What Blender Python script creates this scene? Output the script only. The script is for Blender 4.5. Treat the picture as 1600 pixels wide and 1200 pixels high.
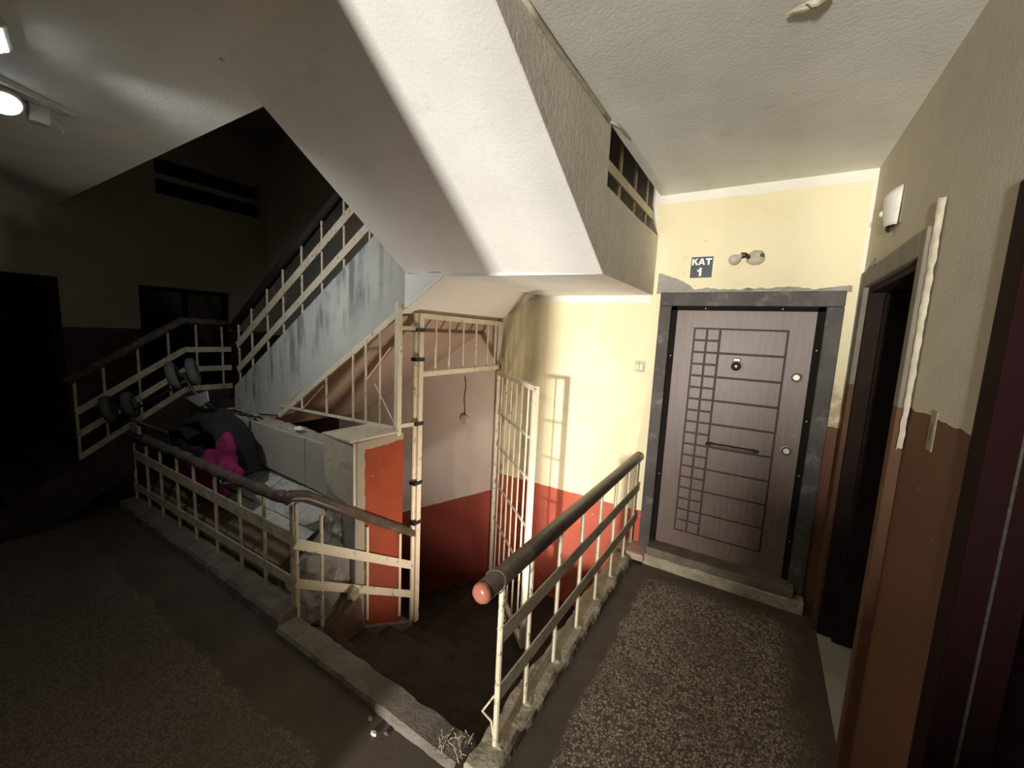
import bpy, bmesh, math, random
from mathutils import Vector, Matrix, noise as mnoise
random.seed(7)
S = bpy.context.scene
for o in list(bpy.data.objects):
    bpy.data.objects.remove(o)

# ------------------------------------------------------------------ camera
cam_d = bpy.data.cameras.new('camera'); cam = bpy.data.objects.new('camera', cam_d)
S.collection.objects.link(cam); S.camera = cam
YAW, PIT, ROL = 0.550638587, 0.126147891, 0.0473501641
fw = Vector((-math.sin(YAW)*math.cos(PIT), math.cos(YAW)*math.cos(PIT), -math.sin(PIT)))
rt = Vector((math.cos(YAW), math.sin(YAW), 0)); up = rt.cross(fw)
r2 = rt*math.cos(ROL)+up*math.sin(ROL); u2 = -rt*math.sin(ROL)+up*math.cos(ROL)
cam.matrix_world = Matrix(((r2.x, u2.x, -fw.x, 0), (r2.y, u2.y, -fw.y, 0), (r2.z, u2.z, -fw.z, 1.875), (0, 0, 0, 1)))
cam_d.sensor_fit = 'HORIZONTAL'; cam_d.sensor_width = 36; cam_d.lens = 633.787/1600*36
cam_d.clip_start = 0.02

# ------------------------------------------------------------------ world, lights, exposure
W = bpy.data.worlds.new('world'); S.world = W; W.use_nodes = True
W.node_tree.nodes['Background'].inputs[0].default_value = (0.5, 0.6, 0.7, 1)
W.node_tree.nodes['Background'].inputs[1].default_value = 0.0
S.view_settings.view_transform = 'Standard'; S.view_settings.look = 'None'
S.view_settings.gamma = 1; S.view_settings.use_curve_mapping = False
S.view_settings.exposure = 0.0

def area(name, loc, aim, sx, sy, power, col, spread=math.pi):
    d = bpy.data.lights.new(name, 'AREA'); d.shape = 'RECTANGLE'; d.size = sx; d.size_y = sy
    d.energy = power; d.color = col; d.spread = spread
    o = bpy.data.objects.new(name, d); S.collection.objects.link(o); o.location = loc
    o.rotation_euler = (Vector(aim)-Vector(loc)).to_track_quat('-Z', 'Y').to_euler()
    return o
# daylight through the entrance door at the far end of the corridor behind the camera
area('entrance_daylight', (-0.42, -6.0, 1.25), (-0.42, 0, 1.25), 0.26, 0.38, 172, (1, 0.95, 0.86), math.radians(70))
# the LED flood lamp and the round lamp on the hall ceiling
area('flood_lamp_light', (-2.79, 0.41, 2.87), (-3.15, 2.4, 1.6), 0.16, 0.16, 8, (0.97, 0.98, 0.97), math.radians(102))
# added fill light, unseen below the floor edge, lifting the stairwell shadows
area('added_fill_light', (-0.975, 1.95, -0.27), (-2.55, 3.2, 1.38), 0.14, 0.2, 23, (1.0, 0.87, 0.74), math.radians(114))
pl_ = bpy.data.lights.new('round_lamp_light', 'POINT'); pl_.energy = .06; pl_.color = (0.6, 0.82, 1.0); pl_.shadow_soft_size = 0.06
plo = bpy.data.objects.new('round_lamp_light', pl_); S.collection.objects.link(plo); plo.location = (-3.40, 0.49, 2.82)

# ------------------------------------------------------------------ materials
class NB:
    def __init__(s, name):
        s.m = bpy.data.materials.new(name); s.m.use_nodes = True
        s.t = s.m.node_tree; s.n = s.t.nodes; s.l = s.t.links
        s.b = s.n['Principled BSDF']; s._p = None
    def pos(s):
        if s._p is None: s._p = s.n.new('ShaderNodeNewGeometry').outputs['Position']
        return s._p
    def put(s, sock, v):
        if hasattr(v, 'is_output'): s.l.new(v, sock)
        else:
            if isinstance(v, (tuple, list)) and len(v) == 3 and sock.type == 'RGBA': v = (*v, 1)
            sock.default_value = v
    def math(s, op, a, b=0.0, c=None, clamp=False):
        n = s.n.new('ShaderNodeMath'); n.operation = op; n.use_clamp = clamp
        s.put(n.inputs[0], a); s.put(n.inputs[1], b)
        if c is not None: s.put(n.inputs[2], c)
        return n.outputs[0]
    def xyz(s, v=None):
        n = s.n.new('ShaderNodeSeparateXYZ'); s.l.new(v or s.pos(), n.inputs[0]); return n.outputs
    def scale(s, v, sc):
        n = s.n.new('ShaderNodeVectorMath'); n.operation = 'MULTIPLY'; s.l.new(v, n.inputs[0]); n.inputs[1].default_value = sc
        return n.outputs[0]
    def noise(s, scale, detail=3, rough=.55, vec=None, col=False):
        n = s.n.new('ShaderNodeTexNoise'); s.l.new(vec or s.pos(), n.inputs['Vector'])
        n.inputs['Scale'].default_value = scale; n.inputs['Detail'].default_value = detail; n.inputs['Roughness'].default_value = rough
        return n.outputs['Color' if col else 'Fac']
    def voro(s, scale, out='Distance', vec=None, feat='F1'):
        n = s.n.new('ShaderNodeTexVoronoi'); s.l.new(vec or s.pos(), n.inputs['Vector']); n.inputs['Scale'].default_value = scale
        n.feature = feat
        return n.outputs[out]
    def step(s, v, lo, hi):
        n = s.n.new('ShaderNodeMapRange'); n.interpolation_type = 'SMOOTHSTEP'; s.put(n.inputs['Value'], v)
        n.inputs['From Min'].default_value = lo; n.inputs['From Max'].default_value = hi
        return n.outputs['Result']
    def mix(s, f, a, b, mode='MIX'):
        n = s.n.new('ShaderNodeMix'); n.data_type = 'RGBA'; n.blend_type = mode
        s.put(n.inputs['Factor'], f); s.put(n.inputs[6], a); s.put(n.inputs[7], b)
        return n.outputs[2]
    def bump(s, h, strength=.3, dist=.01):
        n = s.n.new('ShaderNodeBump'); n.inputs['Strength'].default_value = strength; n.inputs['Distance'].default_value = dist
        s.l.new(h, n.inputs['Height']); s.l.new(n.outputs[0], s.b.inputs['Normal'])
    def done(s, col, rough=.8, metal=0, spec=.4):
        s.put(s.b.inputs['Base Color'], col); s.put(s.b.inputs['Roughness'], rough)
        s.b.inputs['Metallic'].default_value = metal; s.b.inputs['Specular IOR Level'].default_value = spec
        return s.m

def simple(name, col, var=.25, nscale=6, rough=.7, bump=.15, bscale=60, metal=0, spec=.4, dirt=None, dirt_amt=.5, dscale=4):
    b = NB(name)
    dark = tuple(c*(1-var) for c in col)
    c = b.mix(b.step(b.noise(nscale, 4), .3, .7), col, dark)
    if dirt: c = b.mix(b.math('MULTIPLY', b.step(b.noise(dscale, 6, .7), .52, .68), dirt_amt), c, dirt)
    if bump: b.bump(b.noise(bscale, 3), bump, .004)
    return b.done(c, rough, metal, spec)

M = {}
def plaster(name, col, stucco=.35, stain=(.42, .38, .32), amt=.25, scale=70):
    b = NB(name)
    c = b.mix(b.step(b.noise(1.7, 5, .6), .35, .7), col, tuple(x*.88 for x in col))
    c = b.mix(b.math('MULTIPLY', b.step(b.noise(5, 6, .7), .56, .75), amt), c, stain)
    h = b.math('ADD', b.noise(scale, 3, .6), b.math('MULTIPLY', b.noise(9, 3), .8))
    b.bump(h, stucco, .008)
    return b.done(c, .85, 0, .25)
M['slab'] = plaster('white_stucco', (.82, .81, .77), .2)
M['side'] = plaster('beige_rough_stucco', (.82, .77, .71), .5, (.40, .34, .28), .4, 45)
def soffit_mat():
    b = NB('two_tone_soffit'); x, y, z = b.xyz()
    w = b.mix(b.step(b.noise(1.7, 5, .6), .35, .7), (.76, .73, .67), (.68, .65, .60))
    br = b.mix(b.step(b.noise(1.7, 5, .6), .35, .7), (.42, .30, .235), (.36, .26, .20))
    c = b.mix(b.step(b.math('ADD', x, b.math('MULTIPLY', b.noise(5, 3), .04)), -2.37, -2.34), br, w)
    b.bump(b.noise(60, 3), .2, .006)
    return b.done(c, .85, 0, .2)
M['soffit'] = soffit_mat()
M['ceil'] = plaster('ceiling_paint', (.80, .80, .75), .2)

def back_wall():
    b = NB('back_wall_paint'); x, y, z = b.xyz()
    wob = b.math('MULTIPLY', b.math('SUBTRACT', b.noise(14, 3), .5), .02)
    zz = b.math('ADD', z, wob); xx = b.math('ADD', x, wob)
    yellow = b.mix(b.step(b.noise(1.6, 5, .6), .35, .7), (.84, .76, .52), (.78, .69, .44))
    pink = b.mix(b.step(b.noise(1.5, 5, .6), .35, .7), (.70, .56, .47), (.62, .49, .41))
    grey = b.mix(b.step(b.noise(1.5, 5, .6), .35, .7), (.66, .65, .58), (.58, .57, .50))
    up_ = b.mix(b.step(xx, -2.27, -2.25), pink, yellow)
    up_ = b.mix(b.step(xx, -5.0, -4.9), grey, up_)
    # white limewash bands left unpainted under the ceilings and beside the corner
    band = b.math('MULTIPLY', b.step(zz, 2.945, 2.955), b.step(xx, -.9, -.89))
    band2 = b.math('MULTIPLY', b.math('MULTIPLY', b.step(zz, 2.17, 2.18), b.step(xx, -2.3, -2.28)), b.math('SUBTRACT', 1, b.step(xx, -.86, -.85)))
    band3 = b.math('MULTIPLY', b.step(xx, .475, .482), b.step(zz, 1.7, 1.71))
    up_ = b.mix(b.math('MAXIMUM', b.math('MAXIMUM', band, band2), band3), up_, (.82, .79, .70))
    # scuffs and dirt specks
    speck = b.math('MULTIPLY', b.step(b.noise(38, 2), .70, .76), b.step(b.noise(2.2, 2), .45, .6))
    up_ = b.mix(b.math('MULTIPLY', speck, .55), up_, (.35, .28, .18))
    scuff = b.step(b.noise(3, 5, .7, vec=b.scale(b.pos(), (1.2, 1, 3.5))), .62, .78)
    up_ = b.mix(b.math('MULTIPLY', scuff, .3), up_, (.55, .48, .36))
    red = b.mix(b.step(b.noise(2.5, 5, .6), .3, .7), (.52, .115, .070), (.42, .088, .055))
    brown = b.mix(b.step(b.noise(2.5, 5, .6), .3, .7), (.21, .10, .055), (.17, .08, .045))
    dark = (.10, .055, .04)
    # dado: level over the quarter landing, falling with the stairs to the left, higher by the door
    zl = b.math('MULTIPLY_ADD', b.math('ADD', x, 2.375), .475, .162)
    dm_l = b.math('MULTIPLY', b.math('LESS_THAN', zz, zl), b.math('LESS_THAN', x, -2.26))
    dm_m = b.math('MULTIPLY', b.math('LESS_THAN', zz, .375), b.math('GREATER_THAN', x, -2.26))
    dm_r = b.math('MULTIPLY', b.math('LESS_THAN', zz, 1.33), b.math('GREATER_THAN', x, .35))
    dm_f = b.math('MULTIPLY', b.math('LESS_THAN', zz, 1.66), b.math('LESS_THAN', x, -5.0))
    rust = b.math('MULTIPLY', b.math('MULTIPLY', b.step(x, .37, .40), b.math('SUBTRACT', 1, b.step(zz, 1.5, 1.72))), b.step(b.noise(12, 5, .7), .40, .56))
    c = b.mix(b.math('MULTIPLY', rust, .6), up_, (.36, .21, .12))
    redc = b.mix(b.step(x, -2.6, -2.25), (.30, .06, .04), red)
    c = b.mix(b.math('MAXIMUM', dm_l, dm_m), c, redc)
    c = b.mix(dm_r, c, brown); c = b.mix(dm_f, c, dark)
    chips = b.math('MULTIPLY', b.step(b.noise(30, 2), .73, .75), b.math('LESS_THAN', z, .36))
    c = b.mix(b.math('MULTIPLY', chips, .7), c, (.7, .62, .52))
    h = b.math('ADD', b.noise(60, 3, .6), b.math('MULTIPLY', b.noise(7, 3), 1.5)); b.bump(h, .25, .006)
    return b.done(c, .72, 0, .3)
M['back'] = back_wall()

def side_wall(name, upper, lower, zsplit, mask_x=None):
    b = NB(name); x, y, z = b.xyz()
    wob = b.math('MULTIPLY', b.math('SUBTRACT', b.noise(9, 4), .5), .035)
    u = b.mix(b.step(b.noise(1.6, 5, .6), .35, .7), upper, tuple(v*.88 for v in upper))
    l = b.mix(b.step(b.noise(2.5, 5, .6), .3, .7), lower, tuple(v*.82 for v in lower))
    c = b.mix(b.math('LESS_THAN', b.math('ADD', z, wob), zsplit), u, l)
    c = b.mix(b.math('MULTIPLY', b.step(b.noise(28, 2), .74, .76), .5), c, (.6, .52, .42))
    h = b.math('ADD', b.noise(60, 3, .6), b.math('MULTIPLY', b.noise(6, 3), 1.5)); b.bump(h, .25, .006)
    return b.done(c, .75, 0, .3)
M['right'] = side_wall('right_wall_paint', (.54, .49, .39), (.135, .064, .030), 1.66)
M['left'] = side_wall('left_wall_paint', (.42, .40, .31), (.08, .05, .04), 1.70)

def terrazzo():
    b = NB('worn_terrazzo'); x, y, z = b.xyz()
    w = b.math('MULTIPLY', b.math('SUBTRACT', b.noise(3.5, 4), .5), .35)
    right = b.math('MULTIPLY', b.step(b.math('ADD', x, b.math('MULTIPLY', w, .4)), -.63, -.58), b.math('SUBTRACT', 1, b.step(b.math('ADD', y, w), 3.05, 3.25)))
    right = b.math('MULTIPLY', right, b.math('SUBTRACT', 1, b.step(b.math('ADD', x, w), .22, .40)))
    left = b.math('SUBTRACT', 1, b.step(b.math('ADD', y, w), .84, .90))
    mask = b.math('MAXIMUM', right, left)
    wear = b.step(b.noise(2.1, 4), .25, .55)
    d = b.voro(70, feat='DISTANCE_TO_EDGE'); rnd = b.voro(70, 'Color')
    r, g, bb = b.xyz(rnd)
    chip = b.step(b.math('SUBTRACT', d, b.math('MULTIPLY', r, .12)), .03, .10)
    chip = b.math('MULTIPLY', chip, b.math('GREATER_THAN', g, .15))
    chipc = b.mix(bb, (.54, .475, .39), (.32, .275, .225))
    base = b.mix(b.noise(5, 5, .7), (.13, .10, .075), (.086, .068, .053))
    chipc = b.mix(b.math('MULTIPLY', left, b.math('SUBTRACT', 1, b.step(x, -1.2, -.7))), chipc, (.17, .155, .14))  # left hall chips darkened in colour to stand for its dim light
    c1 = b.mix(b.math('MULTIPLY', chip, b.math('MULTIPLY_ADD', wear, .6, .4)), base, chipc)
    grime = b.mix(b.step(b.noise(4, 6, .7), .35, .7), (.105, .082, .064), (.075, .060, .048))
    c = b.mix(mask, grime, c1)
    b.bump(b.math('ADD', b.math('MULTIPLY', b.math('MULTIPLY', chip, mask), .6), b.noise(50, 3)), .25, .004)
    return b.done(c, .62, 0, .35)
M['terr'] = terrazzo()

def stringer_mat():
    b = NB('stained_limewash'); x, y, z = b.xyz()
    base = b.mix(b.step(b.noise(2, 5, .6), .35, .7), (.52, .52, .49), (.44, .44, .41))
    d = b.math('SUBTRACT', b.math('MULTIPLY_ADD', b.math('ADD', x, 4.65), .614, 1.33), z)   # depth below the top edge
    streak = b.noise(1, 4, .65, vec=b.scale(b.pos(), (9, 9, 1.3)))
    fall = b.math('SUBTRACT', 1, b.step(b.math('ADD', d, b.math('MULTIPLY', b.noise(6, 3), -.3)), .02, .55))
    m = b.math('MULTIPLY', b.step(streak, .45, .62), b.math('MULTIPLY', fall, b.step(b.noise(2.3, 3), .30, .55)))
    c = b.mix(b.math('MULTIPLY', m, .75), base, (.11, .12, .11))
    c = b.mix(b.math('MULTIPLY', b.step(b.noise(9, 6, .75), .58, .72), .35), c, (.34, .35, .32))
    b.bump(b.math('ADD', b.noise(55, 3, .6), b.math('MULTIPLY', b.noise(8, 3), 1.2)), .3, .006)
    return b.done(c, .85, 0, .2)
M['string'] = stringer_mat()

def concrete(name, a, c2, bump=.8, sc=22):
    b = NB(name)
    c = b.mix(b.step(b.noise(6, 6, .7), .35, .68), a, c2)
    c = b.mix(b.math('MULTIPLY', b.step(b.noise(17, 5, .7), .58, .68), .7), c, tuple(v*.35 for v in a))
    b.bump(b.math('ADD', b.noise(sc, 5, .7), b.math('MULTIPLY', b.noise(120, 2), .3)), bump, .012)
    return b.done(c, .92, 0, .2)
M['kerb'] = concrete('old_kerb_concrete', (.42, .38, .29), (.27, .24, .18))
M['conc'] = concrete('dirty_concrete', (.20, .175, .145), (.13, .115, .10))
M['rubble'] = concrete('broken_mortar', (.36, .34, .31), (.24, .225, .20), 1.0, 18)
M['stub'] = concrete('brown_cement', (.17, .105, .075), (.11, .075, .055), .8, 20)
M['mortar'] = concrete('grey_mortar', (.40, .38, .34), (.30, .28, .25), .6, 30)
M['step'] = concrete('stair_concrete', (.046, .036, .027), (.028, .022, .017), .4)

def cream():
    b = NB('chipped_cream_paint')
    c = b.mix(b.step(b.noise(5, 4), .3, .7), (.74, .66, .50), (.64, .56, .41))
    chip = b.step(b.noise(34, 4, .7, vec=b.scale(b.pos(), (1, 1, .6))), .60, .66)
    c = b.mix(b.math('MULTIPLY', chip, .85), c, (.16, .095, .055))
    b.bump(b.noise(40, 3), .2, .003)
    return b.done(c, .5, 0, .45)
M['cream'] = cream()
M['creamdull'] = simple('dirty_cream_paint', (.56, .50, .37), .3, 8, .6, .2, dirt=(.13, .10, .07), dirt_amt=.7, dscale=9)
M['hand'] = simple('brown_handrail', (.105, .076, .060), .35, 9, .38, .1, dirt=(.26, .20, .16), dirt_amt=.4, dscale=12)
M['handold'] = simple('peeling_handrail_wood', (.11, .085, .07), .4, 14, .75, .6, 35, dirt=(.24, .2, .17), dirt_amt=.6, dscale=18)
M['handdark'] = simple('black_brown_handrail', (.022, .018, .016), .3, 9, .7, .1, spec=.2)
M['cap'] = simple('red_brown_end_cap', (.42, .15, .10), .2, 12, .28, .05)
M['wire'] = simple('thin_bare_wire', (.28, .24, .18), .1, 5, .4, 0, metal=.7)
M['black'] = simple('black_tape', (.02, .018, .016), .2, 10, .5, 0)

def doorwood():
    b = NB('brown_door_veneer')
    g = b.noise(3, 5, .6, vec=b.scale(b.pos(), (14, 14, 1.4)))
    c = b.mix(b.step(g, .3, .7), (.185, .130, .110), (.145, .100, .085))
    worn = b.math('MULTIPLY', b.step(b.noise(11, 6, .75), .60, .72), .35)
    c = b.mix(worn, c, (.40, .33, .29))
    b.bump(g, .08, .003)
    return b.done(c, .42, 0, .45)
M['door'] = doorwood()
M['groove'] = simple('door_groove', (.055, .038, .033), .2, 8, .6, 0)
M['steel'] = simple('grey_brown_steel_frame', (.095, .084, .078), .35, 5, .55, .12, 30, spec=.25, dirt=(.26, .235, .215), dirt_amt=.5, dscale=7)
M['steeld'] = simple('black_rebate', (.014, .011, .010), .2, 8, .8, 0, spec=.1)
M['chrome'] = simple('worn_brass_chrome', (.52, .47, .38), .2, 20, .5, 0, metal=.8)
M['bronze'] = simple('dark_bronze', (.10, .085, .075), .4, 25, .35, .1, metal=.6)
M['sill'] = simple('stone_sill', (.20, .165, .125), .3, 10, .7, .4, 40, dirt=(.10, .08, .06), dirt_amt=.6, dscale=8)
M['sillface'] = concrete('chipped_sill_mortar', (.50, .44, .33), (.34, .29, .21), 1.0, 24)
M['pinkstone'] = simple('pinkish_stone', (.50, .36, .29), .2, 10, .7, .3)
M['frame2'] = simple('drab_painted_frame', (.22, .195, .15), .25, 6, .6, .15)
def frame_two():
    b = NB('drab_frame_over_brown_dado'); x, y, z = b.xyz()
    n = b.step(b.noise(5, 4), .3, .7)
    c = b.mix(b.math('LESS_THAN', b.math('ADD', z, b.math('MULTIPLY', b.noise(9, 3), .03)), 1.67), b.mix(n, (.22, .195, .15), (.17, .15, .115)), b.mix(n, (.135, .064, .030), (.10, .048, .023)))
    b.bump(b.noise(60, 3), .15, .004)
    return b.done(c, .65, 0, .25)
M['frame2b'] = frame_two()
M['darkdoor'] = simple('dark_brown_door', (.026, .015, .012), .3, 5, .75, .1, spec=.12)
M['maroon'] = simple('maroon_black_door', (.016, .003, .004), .3, 5, .75, .1, spec=.1)
M['seal'] = simple('grey_door_seal', (.07, .06, .05), .5, 60, .8, 0)
M['foam'] = simple('yellowed_foam', (.58, .53, .41), .2, 25, .85, .8, 40)
M['white'] = simple('white_plastic', (.74, .71, .63), .15, 15, .45, .05)
M['offw'] = simple('yellowed_plastic', (.55, .50, .38), .25, 20, .5, .1)
M['offw2'] = simple('drab_plate', (.27, .24, .16), .25, 20, .6, .1)
M['bulb'] = simple('frosted_bulb_glass', (.62, .55, .47), .1, 8, .15, 0, spec=.6)
M['sign'] = simple('slate_sign', (.045, .055, .065), .15, 10, .35, 0)
M['letter'] = simple('white_letter', (.88, .87, .82), .05, 10, .5, 0)
M['tile'] = NB('white_marbled_tile')
b = M['tile']
v = b.noise(5, 8, .75, vec=b.scale(b.pos(), (1, 2.2, 1)))
c_ = b.mix(b.step(v, .46, .62), (.62, .64, .60), (.40, .43, .40))
c_ = b.mix(b.math('MULTIPLY', b.step(b.noise(16, 5, .7), .60, .70), .6), c_, (.22, .20, .17))
b.bump(b.noise(30, 2), .05, .002); M['tile'] = b.done(c_, .4, 0, .45)
M['browntile'] = simple('dirty_brown_tile', (.25, .195, .135), .35, 6, .6, .2, dirt=(.14, .10, .07), dirt_amt=.7, dscale=7)
M['greyslab'] = simple('grey_stone_slab', (.44, .43, .37), .15, 3, .6, .1, dirt=(.30, .29, .25), dirt_amt=.5, dscale=5)
M['captile'] = simple('worn_cap_tile', (.60, .55, .44), .15, 6, .5, .15, dirt=(.30, .26, .2), dirt_amt=.7, dscale=13)

def orange():
    b = NB('orange_pillar_paint'); x, y, z = b.xyz()
    c = b.mix(b.step(b.noise(4, 5, .6), .3, .7), (.30, .048, .012), (.24, .038, .009))
    lowr = b.math('SUBTRACT', 1, b.step(z, -.05, .12))
    c = b.mix(lowr, c, (.24, .045, .02))
    c = b.mix(b.math('MULTIPLY', b.step(b.noise(26, 3), .72, .75), .8), c, (.75, .62, .48))
    w = b.math('MULTIPLY', b.math('SUBTRACT', b.noise(7, 4), .5), .06)
    edge = b.math('MAXIMUM', b.math('LESS_THAN', b.math('ADD', y, w), 1.85), b.math('GREATER_THAN', b.math('ADD', z, w), 1.0))
    c = b.mix(edge, c, (.34, .29, .21))
    b.bump(b.noise(30, 4), .3, .006)
    return b.done(c, .65, 0, .35)
M['orange'] = orange()
M['fabric'] = simple('black_pram_fabric', (.014, .015, .019), .3, 9, .9, .4, 120)
M['tyre'] = simple('grey_pram_tyre', (.075, .08, .085), .25, 12, .8, .2)
M['tube'] = simple('dark_pram_tube', (.035, .035, .04), .2, 9, .4, 0)
M['liner'] = simple('pale_liner', (.30, .30, .27), .2, 12, .8, .2)
M['pink'] = simple('magenta_cloth', (.24, .018, .10), .3, 7, .95, .4, 90)
M['glassn'] = simple('unlit_window_glass', (.012, .015, .02), .1, 3, .12, 0, spec=.6)
M['lamp_body'] = simple('lamp_housing', (.55, .56, .53), .15, 10, .5, .05)
def emis(name, col, s):
    b = NB(name); b.b.inputs['Emission Color'].default_value = (*col, 1); b.b.inputs['Emission Strength'].default_value = s
    return b.done(col, .4)
M['lit'] = emis('lit_lamp_lens', (.88, .97, 1), 6)
M['led'] = emis('lit_led_chip', (.88, .97, 1), 8)

# ------------------------------------------------------------------ mesh helpers
class MB:
    def __init__(s): s.v = []; s.f = []
    def add(s, vs, fs):
        o = len(s.v); s.v += [tuple(p) for p in vs]; s.f += [tuple(i+o for i in f) for f in fs]; return s
    def box(s, a, b):
        (x0, y0, z0), (x1, y1, z1) = a, b
        return s.add([(x0,y0,z0),(x1,y0,z0),(x1,y1,z0),(x0,y1,z0),(x0,y0,z1),(x1,y0,z1),(x1,y1,z1),(x0,y1,z1)],
                     [(0,3,2,1),(4,5,6,7),(0,1,5,4),(1,2,6,5),(2,3,7,6),(3,0,4,7)])
    def beam(s, p, q, w, h, side=None):
        p, q = Vector(p), Vector(q); d = (q-p).normalized()
        sd = Vector(side) if side else (d.cross(Vector((0,0,1))) if abs(d.z) < .95 else Vector((1,0,0)))
        sd = (sd-d*sd.dot(d)).normalized(); n = d.cross(sd)
        vs = [c+sd*a*w/2+n*bb*h/2 for c in (p, q) for a, bb in ((-1,-1),(1,-1),(1,1),(-1,1))]
        return s.add(vs, [(0,3,2,1),(4,5,6,7),(0,1,5,4),(1,2,6,5),(2,3,7,6),(3,0,4,7)])
    def tube(s, pts, r, n=8, cap=True):
        pts = [Vector(p) for p in pts]; m = len(pts); rs = r if isinstance(r, (list, tuple)) else [r]*m
        vs = []; ref = None
        for i, p in enumerate(pts):
            d = (pts[min(i+1, m-1)]-pts[max(i-1, 0)]).normalized()
            if ref is None: ref = Vector((0,0,1)) if abs(d.z) < .9 else Vector((1,0,0))
            a = (ref-d*ref.dot(d)).normalized(); bb = d.cross(a); ref = a
            vs += [p+(a*math.cos(2*math.pi*k/n)+bb*math.sin(2*math.pi*k/n))*rs[i] for k in range(n)]
        fs = [(i*n+k, i*n+(k+1) % n, (i+1)*n+(k+1) % n, (i+1)*n+k) for i in range(m-1) for k in range(n)]
        if cap: fs += [tuple(range(n))[::-1], tuple((m-1)*n+k for k in range(n))]
        return s.add(vs, fs)
    def prism(s, poly, d0, d1, axis):       # poly of 2-D points extruded along axis
        def P(a, bb, d): return {'x': (d, a, bb), 'y': (a, d, bb), 'z': (a, bb, d)}[axis]
        n = len(poly)
        vs = [P(a, bb, d0) for a, bb in poly]+[P(a, bb, d1) for a, bb in poly]
        return s.add(vs, [tuple(range(n)), tuple(range(2*n-1, n-1, -1))]+[(i, (i+1) % n, n+(i+1) % n, n+i) for i in range(n)])
    def lathe(s, prof, c, ax, n=20):        # prof: (distance along axis, radius)
        c = Vector(c); ax = Vector(ax).normalized()
        a = ax.orthogonal().normalized(); bb = ax.cross(a); m = len(prof)
        vs = [c+ax*h+(a*math.cos(2*math.pi*k/n)+bb*math.sin(2*math.pi*k/n))*r for h, r in prof for k in range(n)]
        fs = [(i*n+k, i*n+(k+1) % n, (i+1)*n+(k+1) % n, (i+1)*n+k) for i in range(m-1) for k in range(n)]
        fs += [tuple(range(n))[::-1], tuple((m-1)*n+k for k in range(n))]
        return s.add(vs, fs)
    def grid(s, fn, nu, nv):
        vs = [fn(i/nu, j/nv) for j in range(nv+1) for i in range(nu+1)]
        return s.add(vs, [(j*(nu+1)+i, j*(nu+1)+i+1, (j+1)*(nu+1)+i+1, (j+1)*(nu+1)+i) for j in range(nv) for i in range(nu)])

def mk(name, mb, mat, parent=None, bevel=0, smooth=False, label=None, stuff=False):
    me = bpy.data.meshes.new(name)
    off = parent_origin(parent)
    me.from_pydata([(x-off.x, y-off.y, z-off.z) for x, y, z in mb.v], [], mb.f)
    bm = bmesh.new(); bm.from_mesh(me); bmesh.ops.recalc_face_normals(bm, faces=bm.faces); bm.to_mesh(me); bm.free()
    me.materials.append(M[mat] if isinstance(mat, str) else mat)
    if smooth:
        for p in me.polygons: p.use_smooth = True
    o = bpy.data.objects.new(name, me); S.collection.objects.link(o)
    if parent: o.parent = parent
    if bevel:
        m = o.modifiers.new('bevel', 'BEVEL'); m.width = bevel; m.segments = 2; m.limit_method = 'ANGLE'
    if label: o['label'] = label
    if stuff: o['kind'] = 'stuff'
    return o
def parent_origin(p):
    v = Vector((0, 0, 0))
    while p is not None:
        v += Vector(p.location); p = p.parent
    return v
def tag(o, label, cat, group=None):
    o['label'] = label; o['category'] = cat
    if group: o['group'] = group
    return o
def thing(name, loc, label, cat, group=None):
    o = bpy.data.objects.new(name, None); S.collection.objects.link(o); o.location = loc; o.empty_display_size = .1
    return tag(o, label, cat, group)
def struct(name, mb, mat, parent=None, bevel=0):
    o = mk(name, mb, mat, parent, bevel); o['kind'] = 'structure'; return o
def sroot(name, loc, label=None):
    o = bpy.data.objects.new(name, None); S.collection.objects.link(o); o.location = loc; o['kind'] = 'structure'; o.empty_display_size = .1
    if label: o['label'] = label
    return o
def wall_cells(axis, c0, c1, u0, u1, z0, z1, holes):
    mb = MB()
    us = sorted({u0, u1, *[h[0] for h in holes], *[h[1] for h in holes]}); zs = sorted({z0, z1, *[h[2] for h in holes], *[h[3] for h in holes]})
    for a, bb in zip(us, us[1:]):
        for e, f in zip(zs, zs[1:]):
            um, zm = (a+bb)/2, (e+f)/2
            if any(h[0] < um < h[1] and h[2] < zm < h[3] for h in holes): continue
            mb.box((c0, a, e), (c1, bb, f)) if axis == 'x' else mb.box((a, c0, e), (bb, c1, f))
    return mb

# ------------------------------------------------------------------ the room shell
XL, YK, XR, ZC = -6.75, 3.52, 0.5, 3.02
mb = MB()
mb.box((XL, -.6, -.16), (-2.30, 1.26, 0)); mb.box((-2.30, -.6, -.16), (-.9, 1.26, 0)); mb.box((-.9, -.6, -.16), (XR, YK, 0))
mb.box((-1.15, -6.2, -.16), (XR, -.6, 0))
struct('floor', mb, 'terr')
struct('wall_back', wall_cells('y', YK, YK+.25, XL-.2, XR, -2.6, 4.6, [(-.68, .34, 0, 2.14)]), 'back')
struct('wall_right', wall_cells('x', XR, XR+.22, -6.2, YK+.25, -.16, 3.2, [(2.20, 3.22, 0, 2.26), (.5, 1.46, 0, 2.2)]), 'right')
struct('wall_left', wall_cells('x', XL-.2, XL, -.8, YK, -2.6, 4.6, [(.25, 1.24, 0, 2.25), (1.93, 2.95, 1.0, 2.25), (2.16, 3.42, 3.42, 3.86)]), 'left')
struct('wall_front', wall_cells('y', -.8, -.6, XL-.2, -1.15, -.16, 3.2, []), 'left')
struct('wall_corridor', wall_cells('x', -1.35, -1.15, -6.2, -.8, -.16, 3.2, []), 'left')
struct('wall_entrance', wall_cells('y', -6.4, -6.2, -1.35, XR+.2, -.16, 3.2, []), 'left')
mb = MB()
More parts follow.
